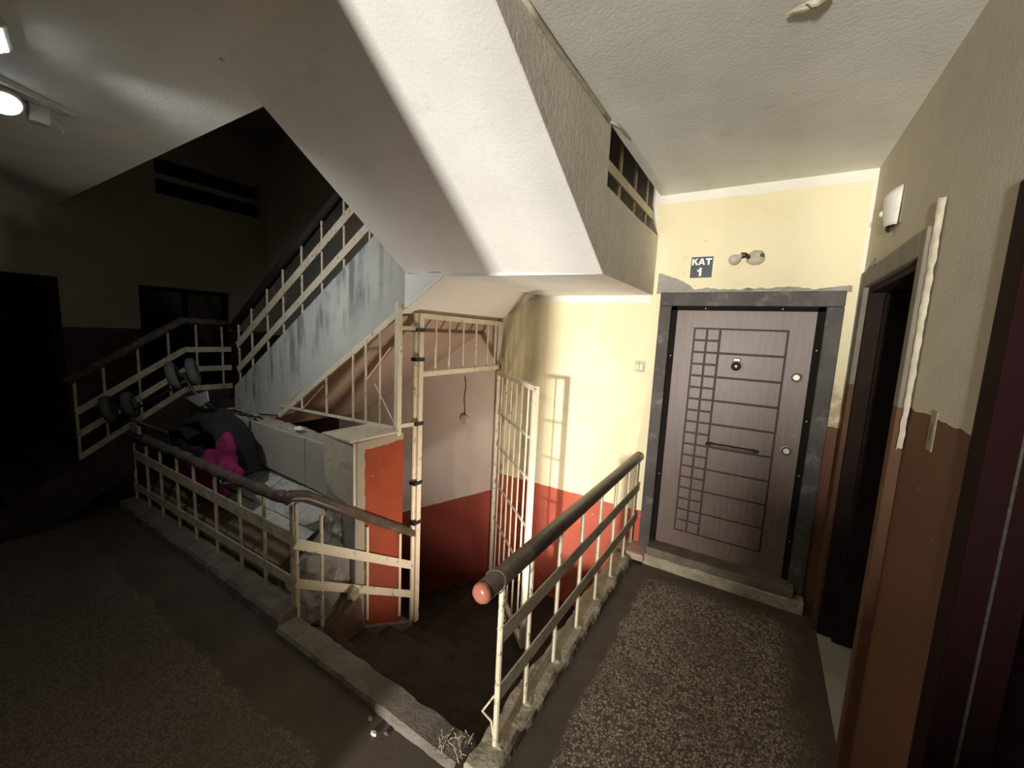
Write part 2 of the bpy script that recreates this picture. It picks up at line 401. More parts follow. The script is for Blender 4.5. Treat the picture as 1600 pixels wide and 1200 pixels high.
mb.box((XL, -.8, ZC), (-2.2, 1.265, ZC+.16)); mb.box((-2.2, -.8, ZC), (-.84, .955, ZC+.16)); mb.box((-.84, -.8, ZC), (XR+.2, YK, ZC+.16))
mb.box((-1.35, -6.4, ZC), (XR+.2, -.8, ZC+.16))
struct('ceiling', mb, 'ceil')
mb = MB(); mb.box((XL-.2, -.8, 4.55), (-.8, YK+.2, 4.7)); struct('ceiling_upper', mb, 'left')
mb = MB(); mb.box((XL-.2, -.8, 3.2), (-.8, -.6, 4.6)); mb.box((-.84, -.6, 3.18), (-.7, 3.52, 4.6)); struct('wall_upper', mb, 'left')

# landing kerb across the head of the stairs and along the well, right-hand kerb under the railing
def rough_bar(x0, x1, y0, y1, z0, z1, along, n=40, amp=.012, seed=0):
    mb = MB()
    def nz(a, bb, c): return mnoise.noise(Vector((a*9+seed, bb*9, c*9)))*amp+mnoise.noise(Vector((a*30, bb*30+seed, c*30)))*amp*.5
    sec = [(0, 0), (0, .6), (0, .92), (.09, 1), (.5, 1), (.91, 1), (1, .92), (1, .6), (1, 0)]
    vs = []
    for i in range(n+1):
        t = i/n
        for a, c in sec:
            z = z0+(z1-z0)*c
            if along == 'x': x, y = x0+(x1-x0)*t, y0+(y1-y0)*a
            else: x, y = x0+(x1-x0)*a, y0+(y1-y0)*t
            k = nz(x, y, z) if c > 0 else 0
            ox = (-1 if a < .3 else 1 if a > .7 else 0)*k
            vs.append((x+(ox if along == 'y' else 0), y+(ox if along == 'x' else 0), z+(k*.6 if c > .9 else 0)))
    m = len(sec)
    fs = [(i*m+j, i*m+j+1, (i+1)*m+j+1, (i+1)*m+j) for i in range(n) for j in range(m-1)]
    fs += [tuple(range(m)), tuple(n*m+j for j in range(m))[::-1]]
    return mb.add(vs, fs)
struct('trim_1', rough_bar(-2.32, -.93, 1.19, 1.34, -.16, .045, 'x', 40, .010, 3), 'conc')
struct('trim_2', rough_bar(-.905, -.765, 1.22, 3.36, -.16, .062, 'y', 60, .013, 5), 'kerb')
struct('trim_3', rough_bar(-5.1, -2.32, 1.21, 1.385, -.2, .10, 'x', 60, .016, 8), 'conc')

# ------------------------------------------------------------------ stairs
# upper flight: its underside, the quarter landing below it and the plastered side wall with the opening
TL, BL, BR, TR = Vector((-2.17, .952, 3.02)), Vector((-2.28, 2.16, 2.272)), Vector((-.84, 2.295, 2.232)), Vector((-.84, .955, 3.02))
st = thing('upper_stair_flight', (-1.5, 2.2, 2.23), 'white stuccoed underside of the stair flight rising over the landing to the ceiling', 'stairs')
mb = MB()
mb.grid(lambda u, v: TL.lerp(TR, u).lerp(BL.lerp(BR, u), v), 10, 10)
top = Vector((0, 0, .17))
mb.grid(lambda u, v: TL.lerp(TR, u).lerp(BL.lerp(BR, u), v)+top, 2, 2)
for a, c in ((TL, BL), (BL, BR), (BR, TR), (TR, TL)): mb.add([a, c, c+top, a+top], [(0, 1, 2, 3)])
mk('soffit', mb, 'slab', st)
mb = MB()
F0, F1 = Vector((-1.96, 2.185, 2.238)), Vector((-1.85, YK, 2.238))
mb.add([F0, BR, (-.84, YK, 2.236), F1, F0+Vector((0,0,.17)), BR+Vector((0,0,.17)), (-.84, YK, 2.41), F1+Vector((0,0,.17))],
       [(0,1,2,3),(4,5,6,7),(0,1,5,4),(1,2,6,5),(2,3,7,6),(3,0,4,7)])
mb.add([F0, BL, BR], [(0, 1, 2)])
mk('quarter_landing', mb, 'slab', st)
mb = MB()
mb.prism([(.957, 3.02), (2.295, 2.232), (YK, 2.236), (YK, 2.71), (2.90, 2.695), (2.26, 2.705), (2.26, 3.02)], -.96, -.832, 'x')
mk('side_parapet', mb, 'side', st, .004, label='beige rough plastered side wall of the flight')
cb = MB(); cb.tube([(-.825, y, 3.008+.004*math.sin(y*7)) for y in [1.3+i*.1 for i in range(10)]], .009, 6)
cb.tube([(-.825, 2.2, 3.008), (-.80, 2.28, 3.012), (-.79, 2.42, 3.01)], .007, 6)
tag(mk('cable', cb, 'offw', None, smooth=True), 'thin pale cable running along the edge of ceiling and stair wall', 'cable')

# middle flight along the back wall
ms = thing('middle_stair_flight', (-3.5, 2.2, .88), 'grey white stained stair flight climbing to the right behind the low wall', 'stairs')
def ztop(x): return 1.33+.614*(x+4.65)
def zund(x): return 2.238+.605*(x+1.95)
mb = MB(); mb.prism([(-4.97, .84), (-4.02, .95), (-4.02, zund(-4.02)), (-2.30, zund(-2.30)), (-2.30, 2.79), (-4.95, ztop(-4.95))], 2.18, 2.32, 'y')
mk('stringer', mb, 'string', ms, .006, label='limewashed stringer with black drip stains')
mb = MB(); mb.prism([(-2.30, zund(-2.30)), (-1.955, 2.236), (-2.30, 2.275)], 2.172, 2.30, 'y')
mk('stringer_end', mb, 'slab', ms)
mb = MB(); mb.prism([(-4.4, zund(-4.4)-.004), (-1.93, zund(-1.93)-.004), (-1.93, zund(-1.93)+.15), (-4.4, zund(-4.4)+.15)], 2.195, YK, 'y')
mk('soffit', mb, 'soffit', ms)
for i in range(8):
    x0 = -4.95+i*.3125
    mb = MB(); mb.box((x0, 2.32, .86+i*.175), (x0+.3125, YK, 1.0+(i+1)*.175 if False else 1.175+i*.175-.001))
    mk('step', mb, 'step', ms)
# first flight and quarter landing on the far left
fs = thing('first_stair_flight', (-5.6, 1.2, 0), 'dark stair flight at the far left climbing away to the first quarter landing', 'stairs')
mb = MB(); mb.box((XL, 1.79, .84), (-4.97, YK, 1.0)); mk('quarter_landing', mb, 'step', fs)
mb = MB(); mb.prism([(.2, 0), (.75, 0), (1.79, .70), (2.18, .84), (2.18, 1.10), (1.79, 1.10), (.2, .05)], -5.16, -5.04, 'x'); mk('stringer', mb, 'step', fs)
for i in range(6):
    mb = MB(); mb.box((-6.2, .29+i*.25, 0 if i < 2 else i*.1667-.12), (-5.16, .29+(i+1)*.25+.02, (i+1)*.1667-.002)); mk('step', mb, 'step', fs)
# flight going down on the right, then the lower quarter landing and the next flight to the left
ds = thing('descending_stair_flight', (-1.6, 1.8, -.775), 'dark dirty stair flight going down between the two railings', 'stairs')
noses = [(1.34, 1.52, -.14), (1.52, 1.79, -.30), (1.79, 2.05, -.46), (2.05, 2.31, -.62)]
for y0, y1, z in noses:
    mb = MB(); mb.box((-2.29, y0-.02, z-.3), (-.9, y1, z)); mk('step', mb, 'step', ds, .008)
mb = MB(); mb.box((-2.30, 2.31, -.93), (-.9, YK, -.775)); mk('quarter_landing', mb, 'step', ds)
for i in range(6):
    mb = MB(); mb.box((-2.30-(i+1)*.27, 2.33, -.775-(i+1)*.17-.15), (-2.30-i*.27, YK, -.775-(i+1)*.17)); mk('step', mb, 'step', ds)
mb = MB(); mb.prism([(1.26, -.16), (1.34, -.16), (1.5, -.17), (1.79, -.33), (2.3, -.60), (2.3, -1.1), (1.26, -1.1)], -2.42, -2.29, 'x'); mk('cheek_wall', mb, 'conc', ds)
# masonry enclosing the shaft below the floor
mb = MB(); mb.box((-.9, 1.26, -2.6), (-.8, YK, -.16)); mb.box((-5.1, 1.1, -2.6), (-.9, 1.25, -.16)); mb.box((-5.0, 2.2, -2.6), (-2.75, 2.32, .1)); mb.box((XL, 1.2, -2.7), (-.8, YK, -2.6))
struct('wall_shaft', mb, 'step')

# ------------------------------------------------------------------ the tiled slab, low wall and pillar in the well
def zt(y): return .218+.55*(y-1.41)
pf = thing('tiled_platform', (-3.7, 1.6, 0), 'sloping platform of white marbled tiles behind the left railing', 'platform')
mb = MB(); mb.prism([(1.41, -.25), (1.41, zt(1.41)-.014), (1.92, zt(1.92)-.014), (1.92, -.25)], -5.0, -2.668, 'x'); mk('mortar_bed', mb, 'conc', pf)
xs = [-2.665, -2.945, -3.235, -3.52, -3.815, -4.105, -4.395, -4.685, -4.975]; ys = [1.405, 1.666, 1.915]
sl = Vector((0, -.55, 1)).normalized()
for i in range(8):
    for j in range(2):
        xa, xb = xs[i+1]+.003, xs[i]-.003; ya, yb = ys[j]+.003, ys[j+1]-.003
        if j == 0: ya = 1.572
        if i == 0 and j == 1: continue
        h = random.uniform(-.004, .004); t1 = random.uniform(-.004, .004)
        q = [(xa, ya, zt(ya)+h), (xb, ya, zt(ya)+h+t1), (xb, yb, zt(yb)+h+t1), (xa, yb, zt(yb)+h)]
        mb = MB(); mb.add(q+[(p[0], p[1]+.0085, p[2]-.0155) for p in q], [(0,1,2,3),(7,6,5,4),(0,4,5,1),(1,5,6,2),(2,6,7,3),(3,7,4,0)])
        mk('tile', mb, 'tile', pf)
    xa, xb, ya, yb = xs[i+1]+.003, xs[i]-.003, 1.408, 1.566
    q = [(xa, ya, zt(ya)-.006), (xb, ya, zt(ya)-.006), (xb, yb, zt(yb)-.006), (xa, yb, zt(yb)-.006)]
    mb = MB(); mb.add(q+[(p[0], p[1]+.006, p[2]-.011) for p in q], [(0,1,2,3),(7,6,5,4),(0,4,5,1),(1,5,6,2),(2,6,7,3),(3,7,4,0)])
    mk('tile', mb, 'browntile', pf, label='dirty brown tile of the lowest row')
    mb = MB(); mb.box((xs[i+1]+.003, 1.393, -.02), (xs[i]-.003, 1.407, zt(1.405)-.018)); mk('tile', mb, 'browntile', pf, label='dirty brown riser tile')
mb = MB()     # the broken corner tile keeps only a slanted piece
q = [(-2.942, 1.669), (-2.80, 1.669), (-2.70, 1.76), (-2.72, 1.80), (-2.83, 1.83), (-2.86, 1.912), (-2.942, 1.912)]
mb.add([(a, c, zt(c)) for a, c in q]+[(a, c+.006, zt(c)-.016) for a, c in q], [tuple(range(7)), tuple(range(13, 6, -1))]+[(i, (i+1) % 7, 7+(i+1) % 7, 7+i) for i in range(7)])
mk('tile', mb, 'tile', pf, label='broken corner tile')

def lump(mb, c, r, seed, amp=.3, n=3, flat=None):
    bm = bmesh.new(); bmesh.ops.create_icosphere(bm, subdivisions=n, radius=1)
    vs = []
    for vtx in bm.verts:
        d = vtx.co.normalized(); k = 1+amp*mnoise.noise(d*1.6+Vector((seed, 0, 0)))+amp*.5*mnoise.noise(d*4+Vector((0, seed, 0)))
        z = d.z*r[2]*k
        vs.append((c[0]+d.x*r[0]*k, c[1]+d.y*r[1]*k, c[2]+(max(z, flat) if flat is not None else z)))
    fs = [[v.index for v in f.verts] for f in bm.faces]; bm.free()
    mb.add(vs, fs); return mb
mb = MB(); lump(mb, (-2.52, 1.66, .02), (.15, .28, .36), 2, .35); lump(mb, (-2.56, 1.82, .34), (.11, .12, .24), 5, .4); lump(mb, (-2.50, 1.52, -.05), (.15, .17, .20), 9, .35)
tag(mk('broken_mortar', mb, 'rubble', None), 'grey broken mortar mass between the white tiles and the orange pillar', 'rubble')
mb = MB(); mb.prism([(1.44, -.35), (1.48, -.22), (1.62, -.08), (1.71, -.02), (1.76, -.06), (1.79, -.35)], -2.40, -2.25, 'x')
for i, q in enumerate(mb.v): mb.v[i] = (q[0]+.02*mnoise.noise(Vector(q)*9), q[1], q[2]+.025*mnoise.noise(Vector(q)*7))
lp = tag(mk('cement_stub', mb, 'stub', None, .02), 'brown sloping cement stub behind the lower bar of the stair railing', 'rubble')
mb = MB(); lump(mb, (-2.28, 1.71, -.01), (.04, .045, .045), 4, .4, 2); mk('plaster_lump', mb, 'sillface', lp, label='pale plaster lump on its top')

lw = thing('low_wall', (-3.6, 2.0, .5), 'grey stone faced low wall with a broken hollow top beneath the stained stair flight', 'wall')
def wtop(x): return .955-.03*(x+4.5)/1.75
mb = MB(); mb.box((-4.9, 1.915, -.3), (-2.70, 1.99, .90)); mb.box((-4.9, 2.10, -.3), (-2.7, 2.17, .84)); mb.box((-4.9, 1.99, -.3), (-2.7, 2.10, .6)); mb.box((-4.97, 1.99, .5), (-3.95, 2.17, .90)); mk('core', mb, 'rubble', lw)
for xa, xb in ((-4.97, -3.14), (-3.13, -2.75)):
    mb = MB(); mb.prism([(xa, .60 if xa < -4 else .53), (xb, .53 if xa < -4 else .50), (xb, wtop(xb)), (xa, wtop(xa))], 1.885, 1.912, 'y'); mk('facing_slab', mb, 'greyslab', lw, .003)
mb = MB()
def crust(u, v):
    x = -4.9+u*2.14; y = 1.90+v*.25
    hole = max(0, 1-abs(x+2.95)/.14)*max(0, min(1, (v-.35)*4))
    return (x, y, .905-.01*u+.03*mnoise.noise(Vector((x*8, y*14, 1)))+.02*mnoise.noise(Vector((x*25, y*25, 4)))-.3*hole)
mb.grid(crust, 70, 10); mk('broken_top', mb, 'mortar', lw)
mb = MB(); mb.prism([(-2.775, .70), (-2.71, .70), (-2.71, .98), (-2.775, .95)], 1.875, 1.95, 'y'); mk('notch', mb, 'conc', lw)
mb = MB(); lump(mb, (-3.45, 2.02, .94), (.05, .035, .016), 3, .4, 2)
tag(mk('plaster_flake', mb, 'letter', None), 'small white plaster flake lying on the broken top of low wall', 'debris')
pts = []
for k in range(28):
    pts.append((-4.62+.022*k+.05*math.sin(k*1.9), 1.975+.045*math.sin(k*1.1), .945+.012*math.sin(k*2.3)))
mb = MB(); mb.tube(pts+[(-4.02, 1.90, .945), (-3.99, 1.872, .94), (-3.985, 1.868, .86)], .006, 6)
tag(mk('broken_cable', mb, 'black', None), 'black tangled cable scrap on the left end of the low wall top', 'cable')

pi = thing('orange_pillar', (-2.52, 2.0, -.4), 'stubby orange painted pillar with a pale tile cap beside the gate', 'pillar')
mb = MB(); mb.box((-2.66, 1.78, -.55), (-2.335, 2.215, 1.062)); mk('body', mb, 'orange', pi, .006)
mb = MB(); mb.add([(-2.70, 1.755, 1.064), (-2.345, 1.735, 1.064), (-2.325, 2.16, 1.064), (-2.68, 2.225, 1.064), (-2.70, 1.755, 1.082), (-2.345, 1.735, 1.082), (-2.325, 2.16, 1.082), (-2.68, 2.225, 1.082)],
                  [(0,3,2,1),(4,5,6,7),(0,1,5,4),(1,2,6,5),(2,3,7,6),(3,0,4,7)]); mk('cap_tile', mb, 'captile', pi, .003)
mb = MB(); mb.prism([(-2.665, .72), (-2.57, .64), (-2.34, .585), (-2.34, 1.063), (-2.69, 1.063)], 1.755, 1.779, 'y'); mk('facing_slab', mb, 'captile', pi, .003)
mb = MB(); mb.prism([(-2.66, .2), (-2.335, -.2), (-2.335, .60), (-2.58, .66), (-2.66, .72)], 1.765, 1.781, 'y'); mk('bare_mortar', mb, 'mortar', pi)

# ------------------------------------------------------------------ railings
def flat_bar(root, p, q, h, mat='cream', t=.012, name='rail_bar'):
    mb = MB(); p, q = Vector(p), Vector(q); d = (q-p).normalized(); sd = d.cross(Vector((0, 0, 1))).normalized()
    mb.beam(p, q, t, h, sd); return mk(name, mb, mat, root)
def post(root, p, q, r=.011, mat='cream', name='post'):
    mb = MB(); mb.tube([p, q], r, 8); return mk(name, mb, mat, root, smooth=False)

rr = thing('right_railing', (-.825, 2.3, .06), 'cream railing with a thick brown handrail on the kerb by the brown door', 'railing')
for y in (1.345, 1.60, 1.92, 2.245, 2.57, 2.90, 3.23):
    post(rr, (-.825, y, .05), (-.825, y, .84), .013)
    mb = MB(); lump(mb, (-.815, y+.012, .062), (.028, .028, .012), y, .4, 2); mk('weld_lump', mb, 'kerb', rr)
post(rr, (-.825, 3.44, .10), (-.825, 3.46, .84), .014)
for z0, z1 in ((.605, .60), (.335, .335)):
    flat_bar(rr, (-.812, 1.335, z0), (-.80, 3.46, z1), .075, 'creamdull', .008)
mb = MB(); mb.tube([(-.825, 1.20, .872), (-.825, 1.22, .874), (-.825, 3.46, .862)], [.036, .041, .041], 20); h = mk('handrail', mb, 'hand', rr, smooth=True)
mb = MB(); mb.lathe([(0, .041), (.012, .041), (.026, .034), (.032, .018)], (-.825, 1.205, .873), (0, -1, 0), 20); mk('end_cap', mb, 'cap', rr, smooth=True, label='glossy red brown end cap')
mb = MB(); mb.tube([(-.825+.046*math.cos(a), 1.29+.01*math.sin(2*a), .873+.046*math.sin(a)) for a in [i*math.pi/10 for i in range(21)]]+[(-.80, 1.33, .80), (-.835, 1.36, .73), (-.80, 1.345, .68), (-.842, 1.34, .62)], .003, 5); mk('tie_wire', mb, 'wire', rr)
mb = MB(); mb.tube([(-.84, 1.345, .30), (-.91, 1.36, .17), (-.86, 1.36, .15), (-.83, 1.35, .06)], .005, 5); mk('loose_rod', mb, 'cream', rr)
mb = MB()
for k in range(26):
    x = -.97+random.uniform(-.07, .07); y = 1.25+random.uniform(-.05, .06); a = random.uniform(0, 6.28)
    mb.tube([(x, y, .045), (x+.02*math.cos(a), y+.02*math.sin(a), .07), (x+.045*math.cos(a), y+.045*math.sin(a), .082)], .0025, 4)
tag(mk('bristle_tuft', mb, 'kerb', None, stuff=True), 'small tuft of stiff bristles at the near end of right kerb', 'debris')

lr = thing('left_railing', (-3.6, 1.33, .1), 'cream railing with a peeling broken handrail along the dark landing edge', 'railing')
for x in (-2.366, -2.69, -3.01, -3.38, -3.74, -4.06, -4.41, -4.73, -5.05):
    post(lr, (x, 1.33, .02 if x < -2.5 else -.02), (x, 1.33, .76-.07*max(0, (-3.6-x))), .012, 'creamdull')
flat_bar(lr, (-2.36, 1.325, .545), (-5.1, 1.325, .545), .085, 'creamdull', .010)
flat_bar(lr, (-2.36, 1.325, .262), (-5.1, 1.325, .22), .065, 'creamdull', .010)
mb = MB(); pts = []
rs = []
for i in range(33):
    x = -2.40-i*.085; z = .785-.03*math.sin(i*.12)-(.05*max(0, -3.9-x)); pts.append((x, 1.33+.006*math.sin(i*1.7), z+.006*math.sin(i*2.3))); rs.append(.036+.006*math.sin(i*1.9)+(0 if i else -.012))
mb.tube(pts, rs, 12); mk('handrail', mb, 'handold', lr, smooth=True, label='dark peeling handrail with a broken end')

sr = thing('stair_railing', (-2.33, 1.8, -.3), 'cream sloping railing with a brown handrail in front of the orange pillar', 'railing')
for y, zb, zt_ in ((1.335, -.05, .78), (1.50, -.14, .64), (1.862, -.32, .42), (2.18, -.48, .235)):
    post(sr, (-2.325, y, zb), (-2.325, y, zt_), .0115)
flat_bar(sr, (-2.318, 1.325, .525), (-2.318, 2.35, -.125), .062, 'cream', .010)
flat_bar(sr, (-2.318, 1.325, .262), (-2.318, 2.35, -.385), .055, 'cream', .010)
mb = MB(); mb.tube([(-2.33, 1.265, .815), (-2.33, 1.31, .835), (-2.33, 1.40, .805), (-2.33, 1.55, .70), (-2.33, 2.36, .155)], [.034, .038, .038, .036, .034], 14); mk('handrail', mb, 'hand', sr, smooth=True)

mr = thing('middle_flight_railing', (-3.7, 2.2, 1.3), 'cream railing with dark handrail climbing along the stained stringer', 'railing')
for x in (-4.93, -4.645, -4.325, -4.03, -3.71, -3.40, -3.09, -2.765, -2.45):
    post(mr, (x, 2.235, ztop(x)-.02), (x, 2.235, ztop(x)+.67), .011)
for dz, hh in ((.445, .075), (.175, .07)):
    flat_bar(mr, (-4.95, 2.222, ztop(-4.95)+dz), (-2.20, 2.222, ztop(-2.20)+dz), hh, 'cream', .010)
mb = MB(); mb.tube([(-5.04, 2.235, ztop(-5.0)+.67), (-4.93, 2.235, ztop(-4.93)+.71), (-2.1, 2.235, ztop(-2.1)+.71)], .045, 12); mk('handrail', mb, 'handdark', mr, smooth=True)

fr = thing('first_flight_railing', (-5.1, 1.4, .6), 'dull cream railing climbing beside the pram at the far left', 'railing')
def zf(y): return 1.10-.667*max(0, 1.79-y)
for y in (.98, 1.17, 1.42, 1.66, 1.90, 2.14):
    post(fr, (-5.1, y, zf(y)-.02), (-5.1, y, zf(y)+.70), .011, 'creamdull')
for dz in (.44, .235, .03):
    flat_bar(fr, (-5.088, .975, zf(.975)+dz), (-5.088, 1.79, zf(1.79)+dz), .055, 'creamdull', .010)
    flat_bar(fr, (-5.088, 1.79, zf(1.79)+dz), (-5.088, 2.22, zf(2.2)+dz), .055, 'creamdull', .010)
mb = MB(); mb.tube([(-5.1, .93, zf(.93)+.74), (-5.1, 1.79, zf(1.79)+.74), (-5.1, 2.2, 1.82)], .038, 10); mk('handrail', mb, 'handold', fr, smooth=True)

ur = thing('upper_landing_railing', (-.9, 2.9, 2.7), 'cream railing glimpsed in the dark slot between stair wall and ceiling', 'railing')
for y in (2.32, 2.66, 3.0, 3.32): post(ur, (-.90, y, 2.69), (-.90, y, 3.15), .013)
flat_bar(ur, (-.885, 2.27, 2.865), (-.885, 3.5, 2.865), .06, 'cream', .010)

# ------------------------------------------------------------------ grille under the middle flight and gate
gr = thing('stair_grille', (-3.2, 2.16, 1.08), 'cream triangular bar grille closing the space beneath stained stair flight', 'grille')
mb = MB(); mb.beam((-4.0, 2.165, 1.05), (-2.345, 2.165, 1.095), .02, .02); mk('bottom_rail', mb, 'cream', gr)
def zg(x): return zund(x)-.035
mb = MB(); mb.beam((-4.02, 2.165, zg(-4.02)), (-2.36, 2.165, zg(-2.36)+.02), .022, .045); mk('sloping_rail', mb, 'cream', gr)
mb = MB(); mb.beam((-2.352, 2.165, 1.04), (-2.352, 2.165, 2.06), .04, .04, (1, 0, 0)); mk('end_post', mb, 'cream', gr)
for x in (-3.80, -3.63, -3.25, -2.885, -2.725, -2.555):
    post(gr, (x, 2.165, 1.05+(x+4)*.027), (x, 2.165, zg(x)), .010 if x != -2.555 else .007, 'cream', 'bar')
for p, q in (((-3.62, 2.15, 1.06), (-3.27, 2.15, 1.33)), ((-2.70, 2.15, 1.44), (-2.42, 2.15, 1.72)), ((-2.60, 2.15, 1.42), (-2.36, 2.15, 1.12)), ((-3.80, 2.15, 1.13), (-3.63, 2.15, 1.25))):
    mb = MB(); mb.tube([p, q], .005, 6); mk('brace_rod', mb, 'cream', gr)
for z in (1.87, 1.115):
    mb = MB(); mb.beam((-2.34, 2.17, z), (-2.30, 2.33, z), .02, .03); mk('link', mb, 'cream', gr)

ga = thing('stair_gate', (-2.31, 2.9, -.775), 'cream barred steel gate standing open at the foot of the short flight', 'gate')
XG = -2.31
mb = MB(); mb.beam((XG, 2.345, -.62), (XG, 2.345, 1.99), .05, .045, (1, 0, 0)); fp = mk('frame_post', mb, 'cream', ga, .003)
mb = MB(); mb.tube([(XG-.012, 2.312, -.6), (XG-.012, 2.312, 1.99)], .017, 8); mk('hinge_tube', mb, 'cream', ga)
for z in (1.86, 1.63, 1.115, .62, .28):
    mb = MB(); mb.box((XG-.034, 2.288, z-.014), (XG+.03, 2.374, z+.014)); mk('strap', mb, 'black', fp)
mb = MB(); mb.beam((XG, 3.495, -.775), (XG, 3.495, 1.96), .04, .04, (1, 0, 0)); mk('frame_post', mb, 'cream', ga)
mb = MB(); mb.beam((XG, 2.345, 1.972), (XG, 3.50, 1.955), .045, .04); mk('top_rail', mb, 'cream', ga)
mb = MB(); mb.beam((XG, 2.345, 1.51), (XG, 3.50, 1.515), .04, .04); mk('transom', mb, 'cream', ga)
for y in (2.53, 2.70, 2.89, 3.08, 3.27, 3.40):
    post(ga, (XG, y, 1.52), (XG, y, 1.96), .009, 'cream', 'bar')
leaf = bpy.data.objects.new('leaf', None); S.collection.objects.link(leaf); leaf.parent = ga; leaf.location = (0, .575, 0)
H0, H1 = Vector((XG+.02, 3.46, 0)), Vector((-1.455, 2.725, 0))
def LP(t, z): p = H0.lerp(H1, t); return (p.x, p.y, z)
ld = (H1-H0).normalized()
for t in (.01, 1.0):
    mb = MB(); mb.beam(LP(t, -.72), LP(t, 1.475), .045, .045, ld); mk('stile', mb, 'cream', leaf, .003)
for z in (1.458, -.70):
    mb = MB(); mb.beam(LP(.01, z), LP(1, z), .04, .04); mk('rail', mb, 'cream', leaf)
for z in (1.05, .71, .31, -.09):
    mb = MB(); mb.beam(LP(.01, z), LP(1, z), .008, .024); mk('cross_bar', mb, 'cream', leaf)
for k in range(1, 7):
    post(leaf, LP(k/7, -.7), LP(k/7, 1.46), .008, 'cream', 'bar')

# ------------------------------------------------------------------ brown steel door with raised panels
d1 = sroot('door_1', (-.17, YK, 0), 'brown panelled apartment door in a dark steel frame')
mb = MB()
mb.box((-.757, 3.455, .06), (-.665, 3.56, 2.145)); mb.box((.325, 3.455, .02), (.42, 3.56, 2.145)); mb.box((-.757, 3.455, 2.145), (.42, 3.56, 2.25))
mk('frame', mb, 'steel', d1, .006)
mb = MB()
mb.box((-.665, 3.50, .10), (-.628, 3.60, 2.145)); mb.box((.285, 3.50, .10), (.325, 3.60, 2.145)); mb.box((-.665, 3.50, 2.115), (.325, 3.60, 2.145)); mb.box((-.67, 3.60, .05), (.33, 3.70, 2.15))
mk('rebate', mb, 'steeld', d1)
for x, z in ((-.645, 1.75), (-.645, .75), (.305, 1.85), (.305, 1.35), (.305, .95), (.305, .45), (-.42, 2.13), (.08, 2.13)):
    mb = MB(); mb.lathe([(0, .006), (.004, .006), (.006, .003)], (x, 3.50, z), (0, -1, 0), 8); mk('rivet', mb, 'chrome', d1)
mb = MB(); mb.box((-.628, 3.534, .15), (.285, 3.59, 2.115)); lf = mk('leaf', mb, 'groove', d1)
X0, X1, Z0, Z1 = -.487, .133, .295, 1.978; xc1, xc2 = -.395, -.303; g = .006; yf, yb = 3.524, 3.536
mb = MB(); mb.box((-.628, yf, .15), (X0-g, yb, 2.115)); mb.box((X1+g, yf, .15), (.285, yb, 2.115)); mb.box((X0-g, yf, .15), (X1+g, yb, Z0-g)); mb.box((X0-g, yf, Z1+g), (X1+g, yb, 2.115))
mk('leaf_border', mb, 'door', d1)
P = (Z1-Z0)/18
for k in range(18):
    for a, c in ((X0, xc1), (xc1, xc2)):
        mb = MB(); mb.box((a+g, yf, Z0+k*P+g), (c-g, yb, Z0+(k+1)*P-g)); mk('square_panel', mb, 'door', d1, .003)
for k in range(9):
    mb = MB(); mb.box((xc2+g, yf, Z0+2*k*P+g), (X1-g, yb, Z0+(2*k+2)*P-g)); mk('long_panel', mb, 'door', d1, .003)
for z in (1.652, 1.112):
    mb = MB(); mb.lathe([(0, .038), (.006, .038), (.009, .031), (.006, .028)], (.213, yf, z), (0, -1, 0), 24); k1 = mk('lock', mb, 'chrome', d1, smooth=False)
    mb = MB(); mb.lathe([(0, .028), (.007, .028)], (.213, yf-.001, z), (0, -1, 0), 20); mk('lock_ring', mb, 'black', k1)
    mb = MB(); mb.lathe([(0, .021), (.012, .020)], (.213, yf-.001, z), (0, -1, 0), 18); mb.box((.208, yf-.016, z-.004), (.218, yf-.012, z+.012)); mk('cylinder', mb, 'chrome', k1)
mb = MB(); hx0, hx1, hz = -.31, .035, 1.075
mb.tube([(hx0-.01, 3.48, hz), (hx0+.03, 3.478, hz), (hx0+.05, 3.476, hz), (hx1-.05, 3.476, hz), (hx1-.03, 3.478, hz), (hx1+.01, 3.48, hz)], [.006, .013, .009, .009, .013, .006], 10)
for x in (hx0+.03, hx1-.03): mb.tube([(x, 3.48, hz), (x, 3.526, hz)], .008, 8)
mk('pull_handle', mb, 'bronze', d1, smooth=True, label='dark metal pull bar')
kx, kz = -.17, 1.70
mb = MB(); mb.lathe([(0, .034), (.006, .032), (.012, .018), (.016, .010)], (kx, yf, kz), (0, -1, 0), 20); kn = mk('knocker', mb, 'bronze', d1, smooth=True)
mb = MB(); mb.tube([(kx+.040*math.cos(a), yf-.014, kz+.042*math.sin(a)) for a in [math.radians(130+i*14) for i in range(21)]], .005, 8); mk('ring', mb, 'chrome', kn, smooth=True)
mb = MB(); mb.box((kx-.026, yf-.018, kz+.036), (kx+.026, yf, kz+.062)); mk('bracket', mb, 'chrome', kn, .006)
mb = MB(); mb.lathe([(0, .010), (.020, .008)], (kx, yf, kz), (0, -1, 0), 12); mk('peephole', mb, 'chrome', kn)
mb = MB(); mb.box((-.665, 3.36, .085), (.36, 3.56, .15)); mk('threshold', mb, 'sill', d1, .006, label='worn stone threshold')
struct('trim_4', rough_bar(-.68, .42, 3.345, 3.44, -.02, .088, 'x', 50, .012, 11), 'sillface')
mb = MB(); mb.box((-.93, 3.30, .03), (-.672, 3.52, .09)); struct('trim_5', mb, 'pinkstone', bevel=.006)
mb = MB()
def rag(u, v):
    x = -.80+u*1.25; z0 = 2.245; t = mnoise.noise(Vector((x*6, 1, 0)))*.02+mnoise.noise(Vector((x*22, 3, 0)))*.012
    hgt = .035+t+(.13*max(0, 1-max(0, x+.78)/.26)**.7 if x < -.5 else 0)
    return (x, 3.516-.014*(1-v)-.006*mnoise.noise(Vector((x*20, v*3, 5))), z0+v*max(.008, hgt))
